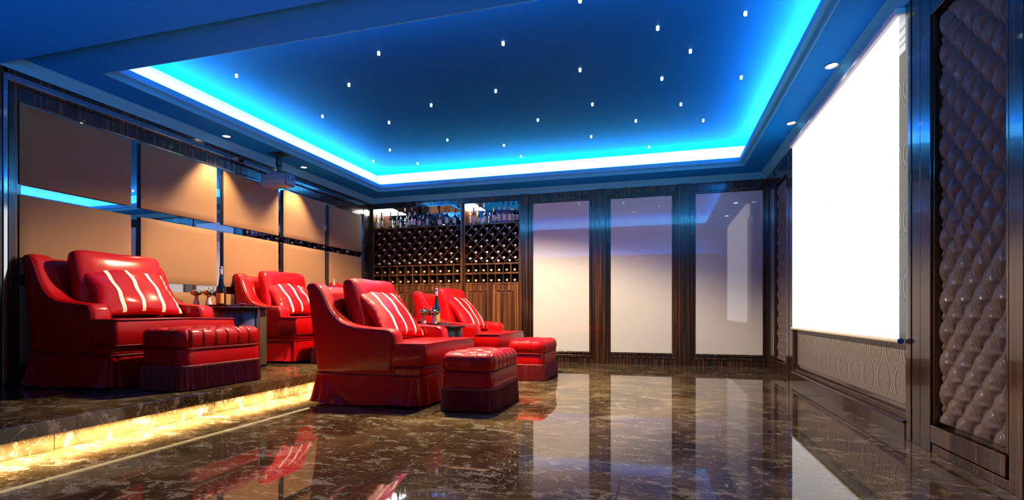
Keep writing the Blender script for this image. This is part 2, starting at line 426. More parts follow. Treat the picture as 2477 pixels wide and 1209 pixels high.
# ------------------------------------------------------------------ right wall
wr = struct(B(XR+.065, XR+.15, YN, YB+.1, 0, 3.0).build('wall_right', 'wood'))
wp = MB(); wp.box(XR+.058, XR+.065, 4.05, 7.10, .2, 2.66); wo = struct(wp.build('trim_11', 'damask')); wo['label'] = 'taupe damask wallpaper behind the screen'
rb = MB()
def seg(y0, y1, z0=0, z1=2.93, x=XR): rb.box(x, XR+.065, y0, y1, z0, z1)
C2 = 11.15
for f in (lambda y: y, lambda y: C2-y):
    def S(y0, y1, z0=0, z1=2.93, x=XR):
        a, b = sorted((f(y0), f(y1))); seg(a, b, z0, z1, x)
    S(4.05, 3.972); S(3.966, 3.855, x=XR+.004); S(3.972, 3.966, x=XR+.02)
    S(3.855, 3.845, x=XR+.03); S(3.845, 3.72); S(3.72, 3.70, .17, 2.65, x=XR+.012)
    S(3.72, 3.01, .06, .165); S(3.72, 3.01, 2.655, 2.79)
    S(3.845, 2.885, 0, .05, x=XR+.006); S(3.845, 2.885, 2.8, 2.93, x=XR+.006)
    S(3.03, 3.01, .17, 2.65, x=XR+.012); S(3.01, 2.985, x=XR+.035)
    S(2.985, 2.885)
seg(8.275, 8.69); seg(YN, 2.875)
struct(rb.build('trim_9', 'wood', bevel=.004))
# baseboard of the recess
bb = MB()
bb.box(XR-.005, XR+.065, 4.05, 7.10, 0, .105)
prf = [(XR+.066, .105), (XR-.012, .105), (XR-.018, .112), (XR-.012, .120), (XR+.000, .128), (XR+.002, .142), (XR+.014, .148), (XR+.010, .160), (XR+.026, .168), (XR+.028, .185), (XR+.040, .190), (XR+.045, .206), (XR+.066, .212)]
bb.loft([[(x, y, z) for x, z in prf] for y in (4.05, 7.10)])
struct(bb.build('baseboard_right', 'wood'))
# stepped pale moulding at the recess head
hd = MB(); hd.box(XR+.048, XR+.065, 4.05, 7.1, 2.665, 2.715); hd.box(XR+.040, XR+.065, 4.05, 7.1, 2.722, 2.752); hd.box(XR+.030, XR+.065, 4.05, 7.1, 2.758, 2.80); hd.box(XR+.020, XR+.065, 4.05, 7.1, 2.81, 2.90)
struct(hd.build('trim_10', 'case_white', bevel=.003))
# tufted leather panels
def tufted():
    w, h = .645, 2.46; a, b = .172, .184; D = .034
    ny, nz = 96, 366; P = []
    for i in range(nz+1):
        r = []
        for j in range(ny+1):
            y = w*j/ny; z = h*i/nz
            u = y/a+z/b; v = y/a-z/b
            su = abs(sin(pi*u)); sv = abs(sin(pi*v))
            uu = u-round(u); vv = v-round(v)
            dy = (uu+vv)*a/2; dz = (uu-vv)*b/2; rr = math.hypot(dy, dz)/.12          # offset from the nearest button
            su = abs(sin(pi*u)); sv = abs(sin(pi*v))
            hh = (su*sv)**.36
            # soft folds radiating from the buttons
            ang = atan2(dz, dy); hh += .10*exp(-((rr-.33)/.22)**2)*cos(ang*6+.5*sin(y*40+z*23))-.10*exp(-(rr/.3)**2)
            ed = min(y, w-y, z, h-z); k = min(1, ed/.018)
            r.append((-(.006+D*hh)*sqrt(max(0, k)), y, z))
        P.append(r)
    mb = MB(); mb.grid(P); return mb
tp = tufted().build('tufted_wall_panel', 'taupe_leather', smooth=80, loc=(XR+.062, 3.042, .178))
tag(tp, 'near tufted taupe leather wall panel framed in ebony, right edge', 'tufted panel', 'tufted leather panels beside the screen')
t2 = tp.copy(); COL.objects.link(t2); t2.location = (XR+.062, 7.463, .178)
t2['label'] = 'far tufted taupe leather wall panel in the back right corner'
# screen
scr = thing('projection_screen', (1.56, 5.535, .655), 'large blank white projection screen hanging on the right wall', 'screen')
B(-.002, .002, -1.455, 1.455, .012, 2.23).build('screen_fabric', 'screen_light', scr)
bar = MB().lathe([(.015, -1.475), (.015, 1.475)], n=16)
bar.v = [(z0, z, x) for (x, z0, z) in [(p[0], p[1], p[2]) for p in bar.v]]
bo = bar.build('bottom_bar', 'screen_bar', scr, smooth=40)
for s_ in (-1, 1):
    ec = MB().lathe([(.0001, -.006), (.019, -.006), (.019, .006), (.0001, .006)], n=16); ec.v = [(p[1], p[2]+s_*1.478, p[0]) for p in ec.v]
    q = ec.build('end_cap', 'blue_plastic', bo, smooth=40); q['label'] = 'blue end cap'
B(-.03, .045, -1.48, 1.48, 2.20, 2.243).build('roller_case', 'case_white', scr, bevel=.006)

# ------------------------------------------------------------------ star lights
stars = [(1403,2),(1803,34),(1591,69),(1217,106),(1670,125),(916,130),(1403,170),(572,184),(1601,191),(1793,188),(844,206),(1199,221),(1433,253),(1647,253),(1043,255),(780,282),(941,297),(1301,291),(1538,293),(1701,292),(1430,331),(1082,339),(1219,352),(943,363),(1570,356),(1260,379),(903,390),(1010,396)]
A_ = math.atan(356.5/1248.6)
SP = []
for px, py in sorted(stars):
    u = (px-1238.5)/1248.6; v = (755-py)/1248.6; t = (ZT-.02-.85)/v
    SP.append((t*(u*cos(A_)-sin(A_)), t*(u*sin(A_)+cos(A_))))
mb = MB().lathe([(.0001, 0), (.012, 0), (.0135, -.003), (.0135, -.030), (.011, -.034), (.0001, -.034)], n=14)
sp0 = mb.build('star_light', 'star_glow', smooth=40)
for i, (x, y) in enumerate(SP):
    o = sp0 if i == 0 else sp0.copy()
    if i: COL.objects.link(o)
    o.location = (x, y, ZT)
    tag(o, 'small white star light on the dark blue ceiling, %s from the left' % ORD[i], 'ceiling light', 'star lights on the tray ceiling')
# warm key spots, added and placed just under two of the star fittings
near_star = lambda x, y: min(SP, key=lambda p: math.hypot(p[0]-x, p[1]-y))
K1 = near_star(-2.35, 5.15); K2 = near_star(-1.25, 5.75)
spot('seat_beam', (K1[0], K1[1], ZT-.06), KEY_W, 141, .30, r=.08)
spot('seat_beam', (K2[0], K2[1], ZT-.06), KEY_W*.75, 84, .6, r=.08)

# ------------------------------------------------------------------ recessed downlights
DL = [(-5.046, 5.067, 'rear row ceiling edge, nearer of the two on the left'), (-5.03, 6.462, 'rear row ceiling edge, beyond the projector'),
      (1.434, 5.053, 'above the screen, nearer of the two on the right'), (1.43, 6.461, 'above the screen, farther of the two on the right')]
for i, (x, y, d) in enumerate(DL):
    t = thing('downlight', (x, y, ZS), 'round recessed downlight, %s' % d, 'downlight', 'recessed downlights in the ceiling border')
    MB().lathe([(.040, -.001), (.056, -.001), (.058, -.006), (.052, -.010), (.042, -.006), (.038, -.001)], n=28, cap=False).build('trim_ring', 'chrome', t, smooth=60)
    MB().lathe([(.0001, -.0035), (.041, -.0035), (.041, -.001)], n=28).build('lamp_lens', 'lamp_glow', t)
    if i < 2: spot('downlight_beam', (0.03, 0, -.02), WASH_W, 84, .6, t, (1, .74, .42), .03)
    else: spot('downlight_beam', (0, 0, -.02), 8, 90, .6, t, (1, .8, .55), .03)

# ------------------------------------------------------------------ projector
pj = thing('projector', (-4.93, 5.83, ZS), 'grey ceiling projector on a black bracket above the rear row', 'projector')
pl = MB(); pl.box(-.11, .11, -.085, .085, -.014, -.001); pl.build('ceiling_plate', 'black_metal', pj, bevel=.003)
pm = MB().lathe([(.033, -.014), (.033, -.09), (.042, -.10), (.042, -.165), (.03, -.175), (.03, -.235), (.038, -.24), (.038, -.262)], n=18)
pm.build('mount_pole', 'black_metal', pj, smooth=40)
bd = MB()
sec = [(-.085, -.29), (.085, -.29), (.095, -.30), (.100, -.375), (.100, -.43), (.075, -.458), (-.075, -.458), (-.100, -.43), (-.108, -.375), (-.095, -.30)]
bd.loft([[(x, y*k-.02, (z+.37)*k-.37) for y, z in sec] for x, k in ((-.20, .94), (-.185, 1), (.175, 1), (.19, .95))])
bd.box(-.11, .03, -.07, .04, -.29, -.255)
pb = bd.build('body', 'projector_grey', pj, bevel=.006)
fp = MB(); fp.box(.189, .196, -.112, .072, -.445, -.302); fo = fp.build('front_frame', 'black_metal', pj, bevel=.006)
fq = B(.195, .200, -.100, .060, -.370, -.312).build('lens_plate', 'projector_grey', pj, bevel=.003)
B(.195, .200, -.100, .060, -.436, -.378).build('front_grille', 'projector_grey', pj, bevel=.003)
for yy in (-.065, .02): MB().lathe([(.020, .19), (.020, .206), (.014, .206), (.012, .200), (.0001, .200)], (0, yy, -.341), 18, 'x').build('lens', 'lens_dark', fq, smooth=40)

# ------------------------------------------------------------------ chairs
def rprism(mb, poly, t0, t1, r, put, nseg=5, mi=0, bulge=0):
    """extrude a ccw 2-D polygon from t0 to t1 with rounded rims; put(a,b,t)->xyz"""
    n = len(poly); nor = []
    for i in range(n):
        a, b, c = poly[i-1], poly[i], poly[(i+1) % n]
        d1 = (b[0]-a[0], b[1]-a[1]); d2 = (c[0]-b[0], c[1]-b[1])
        l1 = math.hypot(*d1) or 1; l2 = math.hypot(*d2) or 1
        nx = d1[1]/l1+d2[1]/l2; ny = -d1[0]/l1-d2[0]/l2; l = math.hypot(nx, ny) or 1; nx /= l; ny /= l
        k = nx*d1[1]/l1-ny*d1[0]/l1; nor.append((nx/max(k, .5), ny/max(k, .5)))
    rings = []
    def R(ins, t): rings.append([put(p[0]-q[0]*ins, p[1]-q[1]*ins, t) for p, q in zip(poly, nor)])
    for k in range(nseg+1):
        a = pi/2*k/nseg; R(r*(1-sin(a)), t0+r*(1-cos(a)))
    if bulge: R(-bulge, (t0+t1)/2)
    for k in range(nseg, -1, -1):
        a = pi/2*k/nseg; R(r*(1-sin(a)), t1-r*(1-cos(a)))
    mb.loft(rings, True, True, mi); return mb
def smooth_path(P, n=4):
    out = []
    for i in range(len(P)-1):
        p0 = P[max(i-1, 0)]; p1 = P[i]; p2 = P[i+1]; p3 = P[min(i+2, len(P)-1)]
        for k in range(n):
            t = k/n; out.append(tuple(.5*((2*p1[j])+(-p0[j]+p2[j])*t+(2*p0[j]-5*p1[j]+4*p2[j]-p3[j])*t*t+(-p0[j]+3*p1[j]-3*p2[j]+p3[j])*t**3) for j in range(len(p1))))
    out.append(tuple(P[-1])); return out
OX = .54; CW = 1.25; HW = CW/2
topline = [(-1.195, 1.085), (-1.165, 1.125), (-1.10, 1.125), (-1.03, 1.065), (-.965, .945), (-.90, .845), (-.80, .765), (-.68, .730), (-.55, .715), (-.40, .705), (-.32, .698), (-.275, .660), (-.258, .59)]
TL = smooth_path(topline, 3)
sideP = [(x+OX, z) for x, z in ([(-1.08, .28), (-1.12, .60), (-1.185, 1.02)] + TL + [(-.258, .42), (-.258, .28)])]
sideP = sideP[::-1]                               # make it ccw in (x,z)
def arm_mesh(y0, y1):
    mb = MB(); rprism(mb, sideP, y0, y1, .055, lambda a, b, t: (a, t, b), 6); return mb
def soft_pad(w, h, t, nx=26, nz=22, ex=.34, crown=.0, wr=.0, both=True):
    """cushion centred at origin, width along y, height along z, thickness along x"""
    mb = MB()
    for sgn in (1, -1):
        P = []
        for i in range(nz+1):
            r = []
            for j in range(nx+1):
                a = -1+2*i/nz; b = -1+2*j/nx
                aa = sin(a*pi/2); bb = sin(b*pi/2)
                th = ((1-abs(aa)**3.2)*(1-abs(bb)**3.2))**ex; cp = 1-.075*(abs(aa)*abs(bb))**5
                kw = 1-.05*(1-abs(aa))*abs(bb)**3; kh = 1-.05*(1-abs(bb))*abs(aa)**3
                wv = wr*sin(bb*17+aa*3)*exp(-((1-abs(bb))/.25))
                r.append((sgn*(t/2*th+wv*th), bb*w/2*kw*cp, aa*h/2*kh*cp))
            P.append(r)
        mb.grid(P, 0, sgn < 0)
    return mb
def skirt_mesh():
    P = [(x, y, nx, ny) for x, y, nx, ny in resample(rrect(.54, HW, .02, 4), 420)]
    zs = [.285, .27, .22, .16, .10, .05, .012]
    mb = MB(); rings = []
    for z in zs:
        t = (.285-z)/.273; ring = []
        for x, y, nx, ny in P:
            dc = math.hypot(abs(x)-.54, abs(y)-HW)                     # distance to a corner
            fl = .055*t**1.2 if x < .5 else .02*t
            wave = .010*t*sin(x*9+y*11)+.006*t*sin(y*23-x*7)
            pleat = -.030*t**.5*exp(-((dc-.05)/.016)**2) + .018*t*exp(-((dc-.10)/.03)**2)
            # one sweeping fold near the rear corner of each side
            fx = -.50+.26*t**1.6; fold = .030*t**.8*(exp(-((x-fx)/.022)**2)-.55*exp(-((x-fx-.05)/.03)**2)) if abs(y) > HW-.03 else 0
            o = fl+wave+pleat+fold-.004
            ring.append((x+nx*o, y+ny*o, z+(.012*(1-cos(x*6+1)) if z < .02 else 0)))
        rings.append(ring)
    mb.loft(rings, True, False); return mb
def T_outline():
    r = []
    pts = [(-.86, -HW+.18), (-.285, -HW+.18), (-.285, -HW-.0), (.03, -HW+.01), (.045, 0), (.03, HW-.01), (-.285, HW), (-.285, HW-.18), (-.86, HW-.18)]
    pts = [(x+OX, y) for x, y in pts]
    # round the corners by subdividing
    out = []
    n = len(pts)
    for i in range(n):
        a, b, c = pts[i-1], pts[i], pts[(i+1) % n]; rr = .03
        la = math.hypot(a[0]-b[0], a[1]-b[1]); lc = math.hypot(c[0]-b[0], c[1]-b[1])
        p0 = (b[0]+(a[0]-b[0])/la*rr, b[1]+(a[1]-b[1])/la*rr); p2 = (b[0]+(c[0]-b[0])/lc*rr, b[1]+(c[1]-b[1])/lc*rr)
        for k in range(5):
            t = k/4; out.append(tuple((1-t)**2*p0[j]+2*t*(1-t)*b[j]+t*t*p2[j] for j in (0, 1)))
    return out
def make_chair(loc, label):
    t = thing('club_chair', loc, label, 'armchair', 'red leather club chairs')
    for s in (-1, 1):
        y0, y1 = (-HW, -HW+.19) if s < 0 else (HW-.19, HW)
        a = arm_mesh(y0, y1).build('arm', 'red_leather', t, smooth=70)
        for yy in ((y0+.012, y1-.012)):
            pp = [(x+OX-.0, yy, z) for x, z in [(-1.115, .60), (-1.178, 1.02)]+TL+[(-.258, .42), (-.258, .285)]]
            ins = .018; q = []
            for k, p in enumerate(pp):
                A0 = pp[max(k-1, 0)]; A1 = pp[min(k+1, len(pp)-1)]; dx = A1[0]-A0[0]; dz = A1[2]-A0[2]; l = math.hypot(dx, dz) or 1
                q.append((p[0]+dz/l*ins, yy, p[2]-dx/l*ins))
            MB().tube(q, .0065, 6).build('piping', 'red_piping', a, smooth=True)
    rail = MB(); rail.box(0.0-.54+.01, .54-.012, -HW+.012, HW-.012, .275, .355); rail.build('base_rail', 'red_leather', t, bevel=.012, seg=3, smooth=True)
    skirt_mesh().build('skirt', 'red_leather', t, smooth=80)
    pr = [(x, y, .282) for x, y, _, _ in resample(rrect(.542, HW+.001, .02, 4), 120)]
    MB().tube(pr, .007, 6, True).build('seam_piping', 'red_piping', t, smooth=True)
    bk = MB(); bp = [(-1.08+OX, .30), (-.86+OX, .30), (-.90+OX, .60), (-1.00+OX, 1.02), (-1.03+OX, 1.075), (-1.08+OX, 1.10), (-1.14+OX, 1.10), (-1.178+OX, 1.06), (-1.12+OX, .60)]
    rprism(bk, bp, -HW+.13, HW-.13, .03, lambda a, b, tt: (a, tt, b)); bk.build('backrest', 'red_leather', t, smooth=60)
    sc = MB(); To = T_outline(); rprism(sc, To, .352, .572, .035, lambda a, b, tt: (a, b, tt+(.012*(1-((b)/HW)**2) if tt > .5 else 0)), 5, bulge=.020)
    so = sc.build('seat_cushion', 'red_leather', t, smooth=70)
    for zz in (.566, .360):
        cx = OX-.41
        q = [(x*1.0+( .001 if x > cx else -.001), y*1.001, zz+(.010*(1-(y/HW)**2) if zz > .5 else 0)) for x, y in To]
        q2 = []
        n = len(To)
        MB().tube([(x, y, z) for x, y, z in q], .0075, 6, True).build('piping', 'red_piping', so, smooth=True)
    bc = soft_pad(.86, .64, .23, ex=.27, wr=.006)
    bo = bc.build('back_cushion', 'red_leather', t, smooth=80); bo.location = (-.83+OX, 0, .875); bo.rotation_euler = (0, radians(-13), 0)
    return t
CH = [('front', (-2.0-.54, 4.12+HW, 0), 1.0, 'red leather club chair in front on the lower floor, its dark side towards us'),
      ('back', (-1.985-.54, 6.24+HW, 0), 1.0, 'red leather club chair on the lower floor nearest the wine cabinets'),
      ('p1', (-4.2-.54*.87, 3.08+HW*.98, PZ), .87, 'red leather club chair on the platform at the far left'),
      ('p2', (-4.30-.54*.79, 5.35+HW, PZ), .79, 'red leather club chair on the platform, middle of the row'),
      ('p3', (-4.30-.54*.79, 7.38+HW*.95, PZ), .79, 'red leather club chair on the platform hidden behind the front chair')]
c0 = make_chair(CH[0][1], CH[0][3])
chairs = [c0]
for k, l, sx, lab in CH[1:]:
    c = copy_tree(c0); c.location = l; c.scale = (sx, .98 if k == 'p1' else 1, 1); c['label'] = lab; chairs.append(c)
# striped pillows
def pillow_pt(a, b, off, w=.80, h=.60, t=.19):
    aa = a; bb = b
    th = ((1-abs(aa)**2.2)*(1-abs(bb)**2.4)); th = max(th, 0)**.45
    kw = 1-.10*(1-abs(aa))**1.2*abs(bb)**3; kh = 1-.09*(1-abs(bb))**1.2*abs(aa)**3
    wr = .012*sin(aa*26+1.3*sin(bb*5))*exp(-((1-abs(bb))/.16)**2)+.006*sin(bb*6+aa*4)
    return ((t/2*th+wr*th+off), bb*w/2*kw, aa*h/2*kh)
def make_pillow(loc, rot, label):
    t = thing('striped_pillow', loc, label, 'pillow', 'striped red pillows on the chairs'); t.rotation_euler = rot
    mb = MB(); n = 44; m = 34
    S_ = lambda k, N_: sin((-1+2*k/N_)*pi/2)
    for sg in (1, -1):
        P = []
        for i in range(m+1):
            row = []
            for j in range(n+1):
                p = pillow_pt(S_(i, m), S_(j, n), 0); row.append((sg*p[0], p[1], p[2]))
            P.append(row)
        mb.grid(P, 0, sg < 0)
    mb.build('pillow_body', 'red_leather', t, smooth=80)
    for bc in (-.52, -.04, .44, .90):
        sm = MB()
        for d0, d1 in ((-.044, -.002), (.002, .044)):
            P = []
            for i in range(61):
                a = -.985+1.97*i/60; wig = .012*sin(a*9+bc*5)
                P.append([pillow_pt(a, bc+wig+d0+(d1-d0)*q/2, .0028) for q in range(3)])
            sm.grid(P)
        sm.build('stripe', 'stripe_cream', t, smooth=True)
    return t
pr = (0, radians(-38), 0)
pil = [make_pillow((-2.0-.66, 4.12+HW+.02, .83), pr, 'red leather pillow with cream stripes on the front chair')]
for (x, y, z, sx), lab in (((-2.0-.64, 6.25+HW+.02, .83, 1), 'red striped pillow on the lower chair beside the wine cabinets'),
                       ((-4.2-.60, 3.08+HW+.0, .83+PZ, .95), 'red striped pillow on the far left platform chair'),
                       ((-4.30-.545, 5.35+HW, .83+PZ, .95), 'red striped pillow on the middle platform chair')):
    p = copy_tree(pil[0]); p.location = (x, y, z); p['label'] = lab; p.scale = (1, 1, sx); pil.append(p)

# ------------------------------------------------------------------ ottomans
def make_ottoman(loc, label):
    t = thing('tufted_ottoman', loc, label, 'ottoman', 'red tufted ottomans with fringe')
    hx, hy = .238, .430
    NN = 256
    O = resample(rrect(hx, hy, .10, 12), NN)
    px_ = [-.16, 0, .16]; ty = .17
    tufts = []
    for i in range(-3, 4):
        if i % 2 == 0: tufts += [(-.12, i*ty/1.4), (.12, i*ty/1.4)]
        else: tufts += [(0, i*ty/1.4)]
    def topz(x, y):
        z = .500+.020*(1-(x/hx)**2)*(1-(y/hy)**2)
        for a, b in tufts:
            d = math.hypot(x-a, y-b); z -= .046*exp(-(d/.026)**2)+.014*exp(-(d/.07)**2)
        u = x/.24+y/(ty/1.4*2); v = x/.24-y/(ty/1.4*2)
        for w in (u, v):
            dd = abs((w % 1)-.5); 
            z -= .017*exp(-(dd/.06)**2)
        return z
    rings = []
    for k in range(1, 23):
        s = k/22*.86; rings.append([(x*s, y*s, topz(x*s, y*s)) for x, y, _, _ in O])
    def pleat(x, y, nx, ny):
        v = 0
        if abs(nx) > .7:
            for i in range(-3, 4): v += exp(-((y-i*ty/1.4-.0)/.010)**2)
        if abs(ny) > .7:
            for a in (-.08, .08): v += exp(-((x-a)/.010)**2)
        return v
    for ins, z, pk in ((.024, .488, .5), (.010, .476, .9), (.000, .458, 1), (-.006, .435, 1), (-.006, .400, .9), (-.001, .368, .8), (.008, .346, .5), (.018, .338, .2)):
        rings.append([(x-nx*(ins+.014*pk*pleat(x, y, nx, ny)), y-ny*(ins+.010*pk*pleat(x, y, nx, ny)), z-(.006*pleat(x, y, nx, ny) if z > .45 else 0)) for x, y, nx, ny in O])
    mb = MB(); mb.loft(rings, True, True); mb.build('tufted_cushion', 'red_leather', t, smooth=80)
    r2 = [[(x-nx*i, y-ny*i, z) for x, y, nx, ny in O] for i, z in ((.010, .340), (.004, .330), (.004, .20), (.006, .17))]
    MB().loft(r2, True, True).build('upholstered_base', 'red_leather', t, smooth=60)
    MB().tube([(x-nx*.002, y-ny*.002, .336) for x, y, nx, ny in O[::2]], .0075, 6, True).build('piping', 'red_piping', t, smooth=True)
    FN = 900; FO = resample(rrect(hx, hy, .10, 12), FN); rg = []
    rnd = [random.random() for _ in range(FN)]
    for z, o in ((.205, .004), (.198, .009), (.188, .009), (.184, .006), (.12, .012), (.05, .017), (.006, .019)):
        rg.append([(x+nx*(o+(.0035*(k % 2)+.004*rnd[k//3])*(1 if z < .186 else .3)), y+ny*(o+(.0035*(k % 2)+.004*rnd[k//3])*(1 if z < .186 else .3)), z+(.004*rnd[k] if z < .01 else 0)) for k, (x, y, nx, ny) in enumerate(FO)])
    MB().loft(rg, True, False).build('fringe', 'fringe', t, smooth=False)
    return t
o0 = make_ottoman((-1.585, 4.535, 0), 'red tufted fringed ottoman in front of the front chair')
for loc, lab in (((-1.60, 6.64, 0), 'bright red tufted fringed ottoman nearest the white glass panels'), ((-3.85, 3.63, PZ), 'red tufted fringed ottoman on the platform edge at the left'),
                 ((-3.90, 5.85, PZ), 'red tufted fringed ottoman on the platform partly hidden behind the front chair')):
    c = copy_tree(o0); c.location = loc; c['label'] = lab

# ------------------------------------------------------------------ bottles
def bottle_prof(h, r, rn, sh=.55, nk=.72):
    return [(.0001, 0), (r*.92, 0), (r, .01*h), (r, h*sh), (r*.93, h*(sh+.05)), (r*.6, h*(sh+.11)), (rn*1.15, h*nk), (rn, h*(nk+.05)), (rn, h*.95), (rn*1.2, h*.95), (rn*1.2, h*.97), (rn, h*.975), (rn, h), (.0001, h)]
def make_bottle(h, r, rn, mat, cap, lab, sh=.55, nk=.72, square=False, l0=.12, l1=.5, capf=.78, lm='label_white'):
    n = 4 if square else 20
    mb = MB(); pf_ = bottle_prof(h, r*(1.25 if square else 1), rn, sh, nk)
    mb.lathe(pf_, n=24)
    if square:
        q = []
        for x, y, z in mb.v:
            rr = math.hypot(x, y)
            if rr > rn*1.4: m_ = max(abs(x), abs(y)); k = min(1.0, r*.98/m_) if m_ > r*.98 else 1; x *= k; y *= k
            q.append((x, y, z))
        mb.v = q
    root = mb.build('bottle', mat, smooth=40)
    c = MB().lathe([(rn+.0015, h*capf), (rn+.0015, h*.985), (rn*.8, h+.002), (.0001, h+.002)], n=16).build('cap', cap, root, smooth=40)
    if lab:
        if square: lb = MB(); e_ = r*.985; lb.box(-e_*.85, e_*.85, -e_-.001, -e_+.002, h*l0, h*l1)
        else:
            lb = MB(); lb.loft([[((r+.0012)*cos(a), (r+.0012)*sin(a), z) for a in [pi+.25+k*(pi-.5)/16 for k in range(17)]] for z in (h*l0, h*min(l1, sh-.01))], False, False)
        lb.build('label', lm, root, smooth=40)
    return root

# ------------------------------------------------------------------ wine cabinets
SX = [(-5.235, -3.405), (-3.385, -2.337)]
F = YB; DEP = .36
zc0, zc1, zc2, zl0, zl1, zn = 1.365, 1.545, 1.715, 1.745, 2.405, 2.80
cnames = ['left', 'right']
def cabinet(ci):
    x0, x1 = SX[ci]; w = x1-x0
    t = thing('wine_cabinet', ((x0+x1)/2, F+.18, 0), 'tall %s dark wood wine cabinet with bottle niche, lattice and doors' % ['wider left', 'narrower right'][ci], 'cabinet', 'wine cabinets in the back wall')
    T = lambda x: x-(x0+x1)/2
    Y = lambda y: y-.18
    P_ = .022
    fr = MB(); fr.box(T(x0), T(x0)+P_, Y(-.006), Y(DEP), 0, 2.81); fr.box(T(x1)-P_-(.02 if ci == 0 else 0), T(x1), Y(-.006), Y(DEP), 0, 2.81)
    fr.box(T(x0)+P_, T(x1)-P_, Y(DEP-.02), Y(DEP), 0, zl1+.02); fr.box(T(x0)+P_, T(x1)-P_, Y(.0), Y(DEP), 0, .08)
    fr.build('carcass', 'cabinet_wood', t, bevel=.002)
    B(T(x0)+P_, T(x1)-P_, Y(.01), Y(DEP-.02), 2.797, 2.81).build('niche_top', 'dark_mirror', t)
    B(T(x0)+P_, T(x1)-P_, Y(DEP-.02), Y(DEP-.01), zl1+.03, 2.797).build('niche_mirror', 'dark_mirror', t)
    B(T(x0)+P_, T(x1)-P_, Y(-.004), Y(DEP-.02), zl1+.005, zl1+.028).build('niche_shelf', 'cabinet_wood', t, bevel=.002)
    lx = T(x0)+P_
    B(lx+.005, lx+(.36 if ci == 0 else .16), Y(.06), Y(DEP-.08), 2.788, 2.796).build('niche_light', 'niche_led', t)
    # lattice
    a0, a1, b0, b1 = T(x0)+P_, T(x1)-P_, zl0, zl1
    lat = MB(); p = .2092; xs0 = T(x0)+.082 if ci == 0 else T(x0)+.045
    bx = -4.902+.0 if ci == 0 else None
    # diamonds centred on tips measured below
    cxs = LATX[ci]
    s2_ = .006
    for sg in (1, -1):
        ks = range(-12, 24)
        for k in ks:
            xo = T(cxs[0])+k*p/1.0
            # line through (xo, zlow) with slope sg ; zlow = bottom tip height
            zb = LZ0
            pts = []
            for (tx, tz) in (((a0), None), ((a1), None), (None, b0), (None, b1)):
                if tz is None: z = zb+sg*(tx-xo); x = tx
                else: x = xo+sg*(tz-zb); z = tz
                if a0-1e-6 <= x <= a1+1e-6 and b0-1e-6 <= z <= b1+1e-6: pts.append((x, z))
            if len(pts) < 2: continue
            pts.sort(); A0, A1 = pts[0], pts[-1]
            if math.hypot(A1[0]-A0[0], A1[1]-A0[1]) < .03: continue
            n_ = (-(A1[1]-A0[1]), A1[0]-A0[0]); l = math.hypot(*n_); n_ = (n_[0]/l*s2_, n_[1]/l*s2_)
            q = [(A0[0]-n_[0], A0[1]-n_[1]), (A1[0]-n_[0], A1[1]-n_[1]), (A1[0]+n_[0], A1[1]+n_[1]), (A0[0]+n_[0], A0[1]+n_[1])]
            yo = .002 if sg > 0 else .004
            lat.loft([[(x, Y(y), z) for x, z in q] for y in (yo, DEP-.03)])
    lo = lat.build('diamond_lattice', 'cabinet_wood', t)
    # pigeonholes
    g = MB(); nC = [11, 7][ci]
    for z in (zc0, zc1, zc2): g.box(a0, a1, Y(0), Y(DEP-.02), z-.018, z+.012)
    cw = (a1-a0)/nC
    for k in range(1, nC): g.box(a0+k*cw-.007, a0+k*cw+.007, Y(.002), Y(DEP-.02), zc0+.012, zc1-.018); g.box(a0+k*cw-.007, a0+k*cw+.007, Y(.002), Y(DEP-.02), zc1+.012, zc2-.018)
    g.build('pigeonholes', 'cabinet_wood', t, bevel=.0015)
    # doors
    nd = [4, 2][ci]; dw = (a1-a0)/nd
    for k in range(nd):
        d0, d1 = a0+k*dw+.002, a0+(k+1)*dw-.002
        dm = MB(); frame_xz(dm, Y(-.004), Y(.018), (d0, d1, .085, 1.34), (d0+.085, d1-.085, .20, 1.235))
        dm.box(d0+.085, d1-.085, Y(.008), Y(.016), .20, 1.235)
        dm.box(d0+.11, d1-.11, Y(.0), Y(.010), .23, 1.205)
        do = dm.build('door', 'cabinet_wood', t, bevel=.004)
        mm = MB(); frame_xz(mm, Y(-.012), Y(-.003), (d0+.075, d1-.075, .19, 1.245), (d0+.092, d1-.092, .207, 1.228)); mm.build('door_moulding', 'cabinet_wood', do, bevel=.003)
    if ci == 0:
        pass
    return t, a0, a1, cw, (x0+x1)/2
LZ0 = 1.642                                      # height of the lowest lattice crossings
# bottle tip x positions measured on the photograph's cabinet, row A (8 / 4) spacing .2092
import itertools
def wx(px, py, Yp=YB-.01):
    u = (px-1238.5)/1248.6; v = (755-py)/1248.6; rx = u*cos(A_)-sin(A_); ry = u*sin(A_)+cos(A_); t = Yp/ry
    return rx*t, .85+v*t
xa0 = wx(890+143/5.258, 470+490/5.258)[0]; xa1 = wx(890+1075/5.258, 470+448/5.258)[0]
pa = (xa1-xa0)/7
xb0 = wx(1110+215/5.256, 470+430/5.256)[0]; xb1 = wx(1110+652/5.256, 470+410/5.256)[0]; pb_ = (xb1-xb0)/3
LATX = [[xa0+.02+k*.2092 for k in range(8)], [xb0+.02+k*.2092 for k in range(4)]]
CB = [cabinet(0), cabinet(1)]
tag(B(-4.73, -4.655, F-.012, F-.004, 1.05, 1.16).build('outlet_plate', 'label_white', bevel=.002), 'small white wall plate on the left wine cabinet door', 'wall plate')
